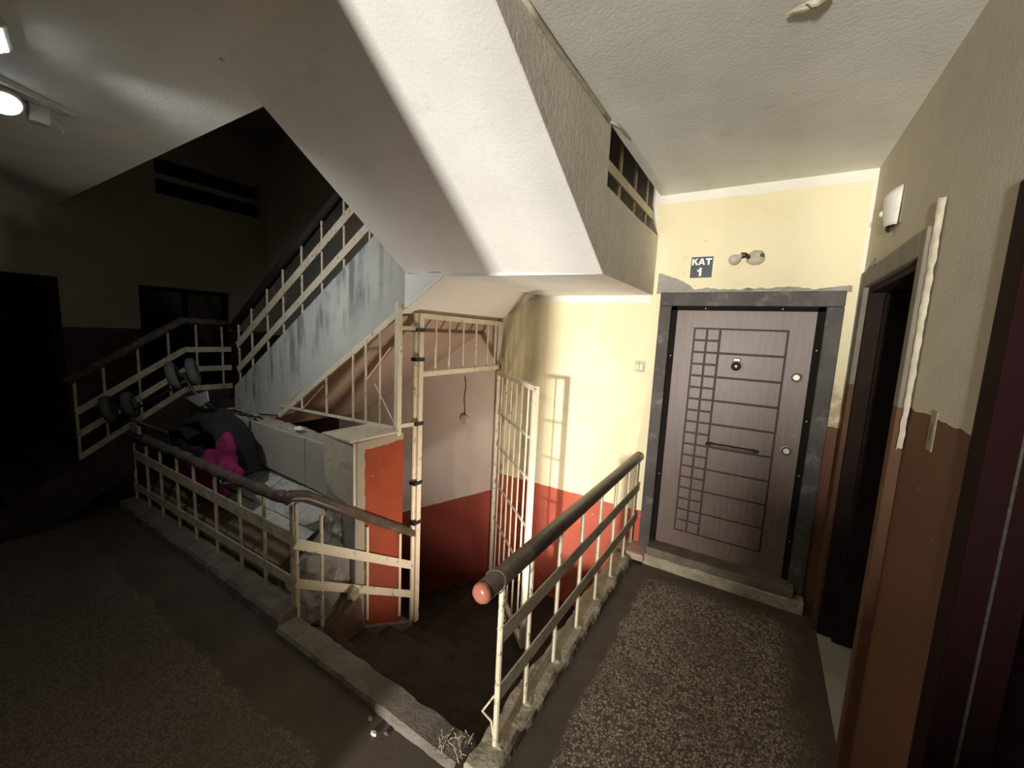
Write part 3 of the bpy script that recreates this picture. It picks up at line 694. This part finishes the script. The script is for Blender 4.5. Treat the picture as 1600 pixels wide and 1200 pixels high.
mb.grid(rag, 80, 4); mk('mortar_patch', mb, 'mortar', d1, label='ragged bare mortar above the frame')

# ------------------------------------------------------------------ doors on the right wall
d2 = sroot('door_2', (XR, 2.7, 0), 'open dark doorway in the right wall with a drab frame')
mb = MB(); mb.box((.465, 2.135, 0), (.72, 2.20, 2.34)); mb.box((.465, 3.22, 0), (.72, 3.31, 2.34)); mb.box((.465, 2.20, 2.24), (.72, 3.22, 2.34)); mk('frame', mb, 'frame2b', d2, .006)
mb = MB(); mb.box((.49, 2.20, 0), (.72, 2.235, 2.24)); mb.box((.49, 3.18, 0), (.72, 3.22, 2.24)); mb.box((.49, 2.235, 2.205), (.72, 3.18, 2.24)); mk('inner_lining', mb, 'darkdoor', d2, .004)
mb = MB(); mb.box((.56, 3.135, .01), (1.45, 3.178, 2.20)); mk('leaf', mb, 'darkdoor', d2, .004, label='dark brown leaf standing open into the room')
mb = MB()
def foam(u, v):
    z = 1.50+v*.93; wd = (.016+.034*min(1, v*1.15)) if v > .13 else .008
    e = .004*mnoise.noise(Vector((u*3, v*16, 2)))
    y = 2.125-.012*(1-v)+(u-.5)*wd+e
    return (.494-.016*math.sin(math.pi*u)**.6-.004*mnoise.noise(Vector((u*5, v*24, 7))), y, z+.03*mnoise.noise(Vector((u*2.5, 3, 1)))*(1 if v > .98 or v < .02 else 0))
mb.grid(foam, 8, 70)
mk('foam_seal', mb, 'foam', d2, smooth=True, label='yellowed expanding foam strip')
mb = MB(); mb.box((.49, 2.20, -.02), (1.5, 3.22, .008)); mk('tile_floor', mb, 'greyslab', d2)
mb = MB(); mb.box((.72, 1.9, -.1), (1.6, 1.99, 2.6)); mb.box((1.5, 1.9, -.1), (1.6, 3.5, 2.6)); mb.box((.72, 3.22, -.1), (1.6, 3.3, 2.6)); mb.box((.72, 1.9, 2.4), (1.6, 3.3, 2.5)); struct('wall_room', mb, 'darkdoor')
d3 = sroot('door_3', (XR, 1.0, 0), 'dark maroon door at the right edge of the view')
mb = MB(); mb.box((.485, 1.44, 0), (.66, 1.535, 2.30)); mb.box((.485, .41, 0), (.66, .5, 2.30)); mb.box((.485, .5, 2.2), (.66, 1.44, 2.30)); mk('frame', mb, 'maroon', d3, .006)
mb = MB(); mb.box((.60, .5, 0), (.65, 1.44, 2.2)); mk('leaf', mb, 'maroon', d3)
mb = MB(); mb.box((.54, 1.436, 0), (.546, 1.440, 2.2)); mk('seal_strip', mb, 'seal', d3)

d6 = sroot('shade_screen', (.08, -4.5, 0), 'closed leaf of the vestibule door, solid below and barred above')  # added light blocker behind the camera, softly shading the brown door's lower part
mb = MB(); mb.box((-.448, -4.52, .01), (.5, -4.48, 1.308)); mk('solid_panel', mb, 'steel', d6)
mb = MB(); mb.box((-.448, -4.52, 1.308), (-.408, -4.48, 2.2)); mb.box((.46, -4.52, 1.308), (.5, -4.48, 2.2)); mb.box((-.448, -4.52, 2.16), (.5, -4.48, 2.2)); mk('frame', mb, 'steel', d6)
for i in range(5):
    mb = MB(); mb.tube([(-.3+i*.16, -4.5, 1.27), (-.3+i*.16, -4.5, 2.17)], .008, 6); mk('bar', mb, 'steel', d6)

bl = thing('added_fill_lamp', (-.9, 1.95, -.3), 'small lamp body added for the stairwell fill light, hidden below the floor edge', 'lamp')  # body for the added stairwell fill light, out of view
mb = MB(); mb.box((-.925, 1.83, -.37), (-.9, 2.07, -.21)); mk('base', mb, 'lamp_body', bl, .006)
mb = MB(); mb.lathe([(0, .075), (.02, .072), (.04, .05), (.047, .02)], (-.925, 1.95, -.29), (-1, 0, 0), 20); mk('lens', mb, 'white', bl, smooth=True)

# ------------------------------------------------------------------ left wall openings, all unlit
d4 = sroot('door_4', (XL, .75, 0), 'dark door on the left wall')
mb = MB(); mb.box((XL-.05, .25, 0), (XL+.02, .33, 2.25)); mb.box((XL-.05, 1.16, 0), (XL+.02, 1.24, 2.25)); mb.box((XL-.05, .33, 2.17), (XL+.02, 1.16, 2.25)); mk('frame', mb, 'darkdoor', d4)
mb = MB(); mb.box((XL-.10, .33, 0), (XL-.04, 1.16, 2.17)); mk('leaf', mb, 'maroon', d4)
w1 = sroot('window_1', (XL, 2.44, 1.0), 'unlit window over the first quarter landing')
mb = MB(); mb.box((XL-.12, 1.93, 1.0), (XL-.10, 2.95, 2.25)); mk('pane', mb, 'glassn', w1)
mb = MB()
for a, c in ((1.93, 1.98), (2.42, 2.46), (2.90, 2.95)): mb.box((XL-.10, a, 1.0), (XL-.06, c, 2.25))
for a, c in ((1.0, 1.05), (2.2, 2.25)): mb.box((XL-.10, 1.93, a), (XL-.06, 2.95, c))
mk('frame', mb, 'darkdoor', w1)
w2 = sroot('window_2', (XL, 2.79, 3.42), 'dark two part window high on the left wall')
mb = MB(); mb.box((XL-.12, 2.16, 3.42), (XL-.10, 3.42, 3.86)); mk('pane', mb, 'glassn', w2)
mb = MB(); mb.box((XL-.09, 2.16, 3.61), (XL-.04, 3.42, 3.68)); mk('transom', mb, 'left', w2)

# ------------------------------------------------------------------ small fittings
sg = thing('floor_sign', (-.485, 3.52, 2.44), 'square dark sign reading KAT 1 on yellow wall above the brown door', 'sign')
SX0, SX1, SZ0, SZ1 = -.560, -.405, 2.366, 2.524
mb = MB(); mb.box((SX0-.003, 3.510, SZ0-.003), (SX1+.003, 3.517, SZ1+.003)); mk('backing', mb, 'letter', sg)
mb = MB(); mb.box((SX0, 3.507, SZ0), (SX1, 3.5105, SZ1)); mk('plate', mb, 'sign', sg)
GL = {   # heavy block capitals, each a list of outlines in a unit box
 'K': [[(0,0),(.30,0),(.30,.36),(.40,.47),(.66,0),(1.03,0),(.60,.66),(.98,1),(.60,1),(.30,.66),(.30,1),(0,1)]],
 'A': [[(0,0),(.28,0),(.34,.20),(.66,.20),(.72,0),(1,0),(.66,1),(.34,1)]],
 'T': [[(.34,0),(.66,0),(.66,.74),(1,.74),(1,1),(0,1),(0,.74),(.34,.74)]],
 '1': [[(.38,0),(.86,0),(.86,1),(.50,1),(.30,.80),(0,.70),(0,.48),(.38,.60)]]}
def glyph(ch, name, x0, x1, z0, z1):
    mb = MB()
    for poly in GL[ch]: mb.prism([(x0+a*(x1-x0), z0+c*(z1-z0)) for a, c in poly], 3.5055, 3.508, 'y')
    o = mk(name, mb, 'letter', sg)
    if ch == 'A':
        mb = MB(); mb.prism([(x0+a*(x1-x0), z0+c*(z1-z0)) for a, c in ((.41, .40), (.59, .40), (.50, .70))], 3.5048, 3.508, 'y'); mk('counter', mb, 'sign', o)
glyph('K', 'letter', -.553, -.508, 2.462, 2.511); glyph('A', 'letter', -.508, -.459, 2.462, 2.511); glyph('T', 'letter', -.457, -.413, 2.462, 2.511)
glyph('1', 'digit', -.510, -.474, 2.378, 2.442)

wb = thing('wall_bulb', (-.13, 3.52, 2.49), 'bare bulb hanging from a broken round wall plate beside the KAT sign', 'lamp')
mb = MB(); lump(mb, (-.125, 3.514, 2.498), (.058, .022, .054), 6, .22, 3); mk('wall_plate', mb, 'offw', wb, smooth=True)
for x, z in ((-.172, 2.50), (-.085, 2.512)):
    mb = MB(); mb.lathe([(0, .014), (.012, .013), (.014, .008)], (x, 3.49, z), (0, -1, 0), 12); mk('screw_hole', mb, 'bronze', wb)
mb = MB(); mb.tube([(-.172, 3.485, 2.502), (-.19, 3.465, 2.512), (-.215, 3.455, 2.510)], [.014, .018, .022], 12); mk('lamp_holder', mb, 'bronze', wb, smooth=True)
mb = MB(); mb.lathe([(0, .014), (.02, .015), (.038, .028), (.058, .036), (.078, .036), (.094, .024), (.100, .008)], (-.205, 3.456, 2.512), (-.85, -.12, -.5), 20); mk('bulb', mb, 'bulb', wb, smooth=True)

sw = thing('light_switch', (-.888, 3.52, 1.637), 'small cream double switch plate on yellow wall left of the brown door', 'switch')
mb = MB(); mb.box((-.928, 3.508, 1.592), (-.848, 3.521, 1.682)); mk('plate', mb, 'offw', sw, .004)
for x in (-.908, -.872):
    mb = MB(); mb.box((x-.014, 3.502, 1.612), (x+.014, 3.509, 1.66)); mk('rocker', mb, 'white', sw, .003)

ws = thing('wall_sconce', (.5, 2.95, 2.585), 'broken pale half round wall fitting above the open dark doorway', 'lamp')
mb = MB()
def shell(u, v):      # the surviving near half of the shade
    a = -1.5+u*1.55; z = 2.50+v*(.15+.03*(1-u)); r_ = .075*(1-.3*(1-v)**2)
    return (XR-.006-r_*.75*math.cos(a), 2.845+r_*1.25*math.sin(a), z)
mb.grid(shell, 14, 8); o_ = mk('shade', mb, 'white', ws, smooth=True); s_ = o_.modifiers.new('solid', 'SOLIDIFY'); s_.thickness = .005
mb = MB()
def shell2(u, v):     # dark inner tray left exposed on the far half
    a = .1+u*1.4; z = 2.49+v*.155; r_ = .07*(1-.2*(1-v)**2)
    return (XR-.006-r_*.55*math.cos(a), 2.845+r_*1.4*math.sin(a), z)
mb.grid(shell2, 10, 6); o_ = mk('inner_tray', mb, 'bronze', ws, smooth=True); s_ = o_.modifiers.new('solid', 'SOLIDIFY'); s_.thickness = .004
mb = MB(); mb.box((XR-.006, 2.75, 2.50), (XR+.001, 2.945, 2.685)); mk('back_plate', mb, 'offw2', ws, .004)
mb = MB(); mb.lathe([(0, .02), (.05, .018), (.062, .010)], (XR-.006, 2.872, 2.575), (-1, 0, 0), 12); mk('lamp_holder', mb, 'white', ws)
mb = MB(); lump(mb, (.495, 3.33, 2.34), (.012, .02, .05), 3, .5, 2); tag(mk('plaster_chip', mb, 'frame2', None), 'dark plaster chip in the wall corner above the open doorway, left of two', 'debris')
mb = MB(); lump(mb, (.495, 3.22, 2.365), (.012, .015, .045), 8, .5, 2)
tag(mk('plaster_chip', mb, 'frame2', None), 'dark plaster chip above the doorway frame, right of two near the corner', 'debris')
sp = thing('strike_plate', (.5, 1.85, 1.62), 'small vertical slotted plate on the brown dado of right wall', 'plate')
mb = MB(); mb.box((.496, 1.83, 1.55), (.501, 1.88, 1.685)); mk('plate', mb, 'offw2', sp, .004)
mb = MB(); mb.box((.4945, 1.850, 1.585), (.4965, 1.857, 1.645)); mk('slot', mb, 'black', sp)

jb = thing('hanging_wire_box', (-2.75, 3.52, .89), 'round pale junction box hanging on a thin wire behind the gate', 'junction box')
mb = MB(); mb.tube([(-2.765, 3.512, 1.37), (-2.75, 3.512, 1.25), (-2.77, 3.512, 1.12), (-2.752, 3.51, 1.02), (-2.75, 3.505, .94)], .005, 6); mk('wire', mb, 'bronze', jb)
mb = MB(); mb.lathe([(0, .058), (.02, .057), (.027, .048), (.030, .03)], (-2.75, 3.519, .89), (0, -1, 0), 18); mk('box', mb, 'offw', jb)

for x0, x1, z0, z1, lab in ((-6.73, -6.57, 2.10, 2.50, 'tall pale meter box on the dark back wall beyond the stair railing'), (-6.37, -6.26, 2.14, 2.37, 'smaller pale meter box right of the tall one beyond the stair railing')):
    me_ = thing('meter_box', ((x0+x1)/2, 3.52, z0), lab, 'meter box')
    mb = MB(); mb.box((x0, 3.46, z0), (x1, 3.521, z1)); mk('case', mb, 'white', me_, .006)
    mb = MB(); mb.box((x0+.02, 3.455, z0+.03), (x1-.02, 3.462, z0+.09)); mk('window', mb, 'glassn', me_)

# flood lamp and round lamp on the hall ceiling
fl = thing('led_flood_lamp', (-2.795, .32, 3.02), 'glaring white LED flood lamp at the upper left edge on the ceiling', 'lamp')
fm = Matrix.Translation((-2.795, .372, 2.93)) @ Vector((.12, .55, -.82)).to_track_quat('Z', 'Y').to_matrix().to_4x4()
def tb(mb, a, c):
    m2 = MB().box(a, c); mb.add([fm @ Vector(p) for p in m2.v], m2.f)
mb = MB(); tb(mb, (-.12, -.09, -.04), (.12, .09, 0)); mk('housing', mb, 'lamp_body', fl, .005)
mb = MB()
for i in range(10):
    for j in range(7): tb(mb, (-.10+i*.0205, -.07+j*.0205, .001), (-.10+i*.0205+.014, -.07+j*.0205+.014, .005))
mk('led_grid', mb, 'led', fl, stuff=True)
mb = MB(); mb.beam((-2.795, .332, 2.94), (-2.795, .312, 3.02), .03, .006); mk('bracket', mb, 'lamp_body', fl)
rl = thing('round_ceiling_lamp', (-3.45, .55, 3.02), 'lit round lamp with a junction box on a pale ceiling strip', 'lamp')
mb = MB(); mb.beam((-3.36, .40, 3.005), (-3.56, .76, 3.005), .09, .03); mk('base_strip', mb, 'lamp_body', rl, .006)
LA = Vector((.55, .05, -.83)).normalized(); LC = Vector((-3.485, .50, 2.965))
mb = MB(); mb.lathe([(-.03, .02), (0, .045), (.02, .072), (.045, .074), (.05, .066)], LC, LA, 24); mk('lamp_head', mb, 'lamp_body', rl, smooth=True)
mb = MB(); mb.lathe([(0, .064), (.012, .060), (.020, .04), (.024, .015)], LC+LA*.05, LA, 24); mk('lens', mb, 'lit', rl, smooth=True)
mb = MB(); mb.box((-3.60, .60, 2.90), (-3.52, .68, 2.99)); mk('junction_box', mb, 'lamp_body', rl, .006)
mb = MB(); mb.tube([(-3.50, .56, 2.985), (-3.535, .59, 2.97), (-3.55, .62, 2.93)], .006, 6); mk('wire', mb, 'lamp_body', rl); mb = MB(); mb.tube([(-3.57, .68, 2.95), (-3.575, .72, 2.93), (-3.60, .74, 2.90)], .006, 6); mk('wire', mb, 'lamp_body', rl)
mb = MB(); lump(mb, (.0, 1.79, 3.012), (.05, .016, .012), 2, .6, 2); lump(mb, (.03, 1.77, 3.010), (.03, .014, .016), 5, .6, 2)
tag(mk('peeling_flake', mb, 'offw', None), 'curled flake of peeling paint hanging from the right ceiling', 'debris')
for x, y, n_, sz, mt, lab in ((-1.345, 1.115, 2, .017, 'letter', 'palest and nearest of the crumbs lying before the landing kerb'), (-1.30, 1.15, 1, .013, 'conc', 'dark brown crumb touching the landing kerb, right of the pale one'), (-1.42, 1.155, 3, .014, 'kerb', 'dull beige crumb beside the landing kerb, left of the pale one')):
    mb = MB(); lump(mb, (x, y, sz*.4), (sz, sz*.65, sz*.45), n_, .5, 2)
    tag(mk('floor_crumb', mb, mt, None), lab, 'debris', 'crumbs before the kerb')

# ------------------------------------------------------------------ upturned pram and pink cloth
pr = thing('pram', (-4.3, 1.6, .45), 'black upturned baby pram dumped on the tiles with its wheels in the air', 'pram')
def pr_pt(u, v):      # padded seat shell: back, seat and foot part in one bent sheet, upside down
    P_ = [(-4.72, .62), (-4.50, .90), (-4.22, 1.06), (-3.95, 1.10), (-3.74, 1.00), (-3.64, .80), (-3.60, .58)]
    t = u*(len(P_)-1); k = min(int(t), len(P_)-2); f = t-k
    x = P_[k][0]*(1-f)+P_[k+1][0]*f; z = P_[k][1]*(1-f)+P_[k+1][1]*f
    w = math.sin(math.pi*min(1, max(0, u*.9+.05)))
    return (x, 1.47+.30*v+.01*math.sin(u*20), z-.10*abs(2*v-1)**2.5*w+.012*math.sin(u*31+v*9))
mb = MB(); mb.grid(pr_pt, 40, 14); o_ = mk('seat_shell', mb, 'fabric', pr, smooth=True); so = o_.modifiers.new('solid', 'SOLIDIFY'); so.thickness = .05
mb = MB()
def canopy(u, v):
    a = -.2+u*2.4; rr_ = .27*(1+.05*abs(math.sin(a*4.5)))
    return (-4.34-rr_*1.15*math.cos(a), 1.44+.32*v, .66+rr_*.95*math.sin(a)-.05*abs(2*v-1)**3)
mb.grid(canopy, 40, 10); o_ = mk('canopy', mb, 'fabric', pr, smooth=True); so = o_.modifiers.new('solid', 'SOLIDIFY'); so.thickness = .02
mb = MB(); mb.grid(lambda u, v: (-4.60+.95*u, 1.43+.02*math.sin(u*9), .40+.30*v+.10*math.sin(math.pi*u)*v+.02*math.sin(u*14+v*4)), 26, 10); o_ = mk('side_panel', mb, 'fabric', pr, smooth=True); so = o_.modifiers.new('solid', 'SOLIDIFY'); so.thickness = .03
mb = MB(); mb.grid(lambda u, v: (-4.55+.85*u, 1.74+.02*math.sin(u*9), .60+.35*v*(1-.3*abs(2*u-1))), 20, 8); o_ = mk('side_panel', mb, 'fabric', pr, smooth=True); so = o_.modifiers.new('solid', 'SOLIDIFY'); so.thickness = .03
mb = MB(); mb.prism([(-4.28, 1.17), (-3.86, 1.28), (-3.84, 1.20), (-4.0, 1.13)], 1.49, 1.50, 'y'); mk('liner', mb, 'liner', pr, label='pale lining edge')
mb = MB(); mb.box((-4.93, 1.28, .80), (-4.72, 1.30, .87)); mk('footrest', mb, 'liner', pr, label='pale footrest')
def tyre(c, ax, R=.125, r=.032):
    c = Vector(c); ax = Vector(ax).normalized(); a = ax.orthogonal().normalized(); bb = ax.cross(a)
    mb = MB(); n, m = 22, 8
    vs = [c+(a*math.cos(2*math.pi*i/n)+bb*math.sin(2*math.pi*i/n))*(R-r+r*math.cos(2*math.pi*j/m))+ax*(r*1.1*math.sin(2*math.pi*j/m)) for i in range(n) for j in range(m)]
    mb.add(vs, [(i*m+j, i*m+(j+1) % m, ((i+1) % n)*m+(j+1) % m, ((i+1) % n)*m+j) for i in range(n) for j in range(m)])
    w = mk('wheel', mb, 'tyre', pr, smooth=True)
    mb = MB(); mb.lathe([(-.018, .02), (-.012, R-r*1.3), (.012, R-r*1.3), (.018, .02)], c, ax, 18); mk('hub', mb, 'tube', w)
ax = (.42, .86, .22)
wc = [(-4.90, 1.14, 1.03), (-4.86, 1.27, 1.06), (-4.30, 1.42, 1.37), (-4.26, 1.55, 1.40)]
for c in wc: tyre(c, ax)
mb = MB()
mb.tube([wc[0], wc[1]], .012, 8); mb.tube([wc[2], wc[3]], .012, 8)
mb.tube([(-4.88, 1.205, 1.045), (-4.80, 1.28, .92), (-4.55, 1.46, .8)], .016, 8); mb.tube([(-4.28, 1.485, 1.385), (-4.22, 1.52, 1.25), (-4.02, 1.6, 1.08)], .016, 8)
mb.tube([(-4.84, 1.23, .98), (-4.55, 1.38, 1.15), (-4.26, 1.49, 1.32)], .012, 8)
mb.tube([(-4.5, 1.42, .78), (-4.2, 1.4, .55), (-3.7, 1.42, .42), (-3.55, 1.5, .46)], .014, 8)
mb.tube([(-4.3, 1.42, .62), (-3.9, 1.4, .44), (-3.55, 1.45, .36)], .012, 8)
mk('frame', mb, 'tube', pr, smooth=True)
mb = MB()
lump(mb, (-3.58, 1.50, .80), (.085, .07, .17), 3, .3, 3); lump(mb, (-3.46, 1.47, .69), (.14, .08, .08), 5, .3, 3); lump(mb, (-3.74, 1.47, .68), (.20, .08, .12), 8, .35, 3)
lump(mb, (-4.05, 1.44, .53), (.22, .07, .12), 12, .35, 3); lump(mb, (-3.75, 1.43, .46), (.26, .06, .10), 15, .35, 3); lump(mb, (-4.25, 1.43, .60), (.14, .06, .07), 17, .35, 3)
o_ = mk('pink_cloth', mb, 'pink', None, smooth=True); tag(o_, 'crumpled magenta pink cloth lying against the black pram', 'cloth')
rm = o_.modifiers.new('remesh', 'REMESH'); rm.mode = 'VOXEL'; rm.voxel_size = .018; rm.use_smooth_shade = True
tx = bpy.data.textures.new('cloth_folds', 'MARBLE'); tx.noise_scale = .12; tx.turbulence = 9
dm = o_.modifiers.new('folds', 'DISPLACE'); dm.texture = tx; dm.strength = .022; dm.mid_level = .5
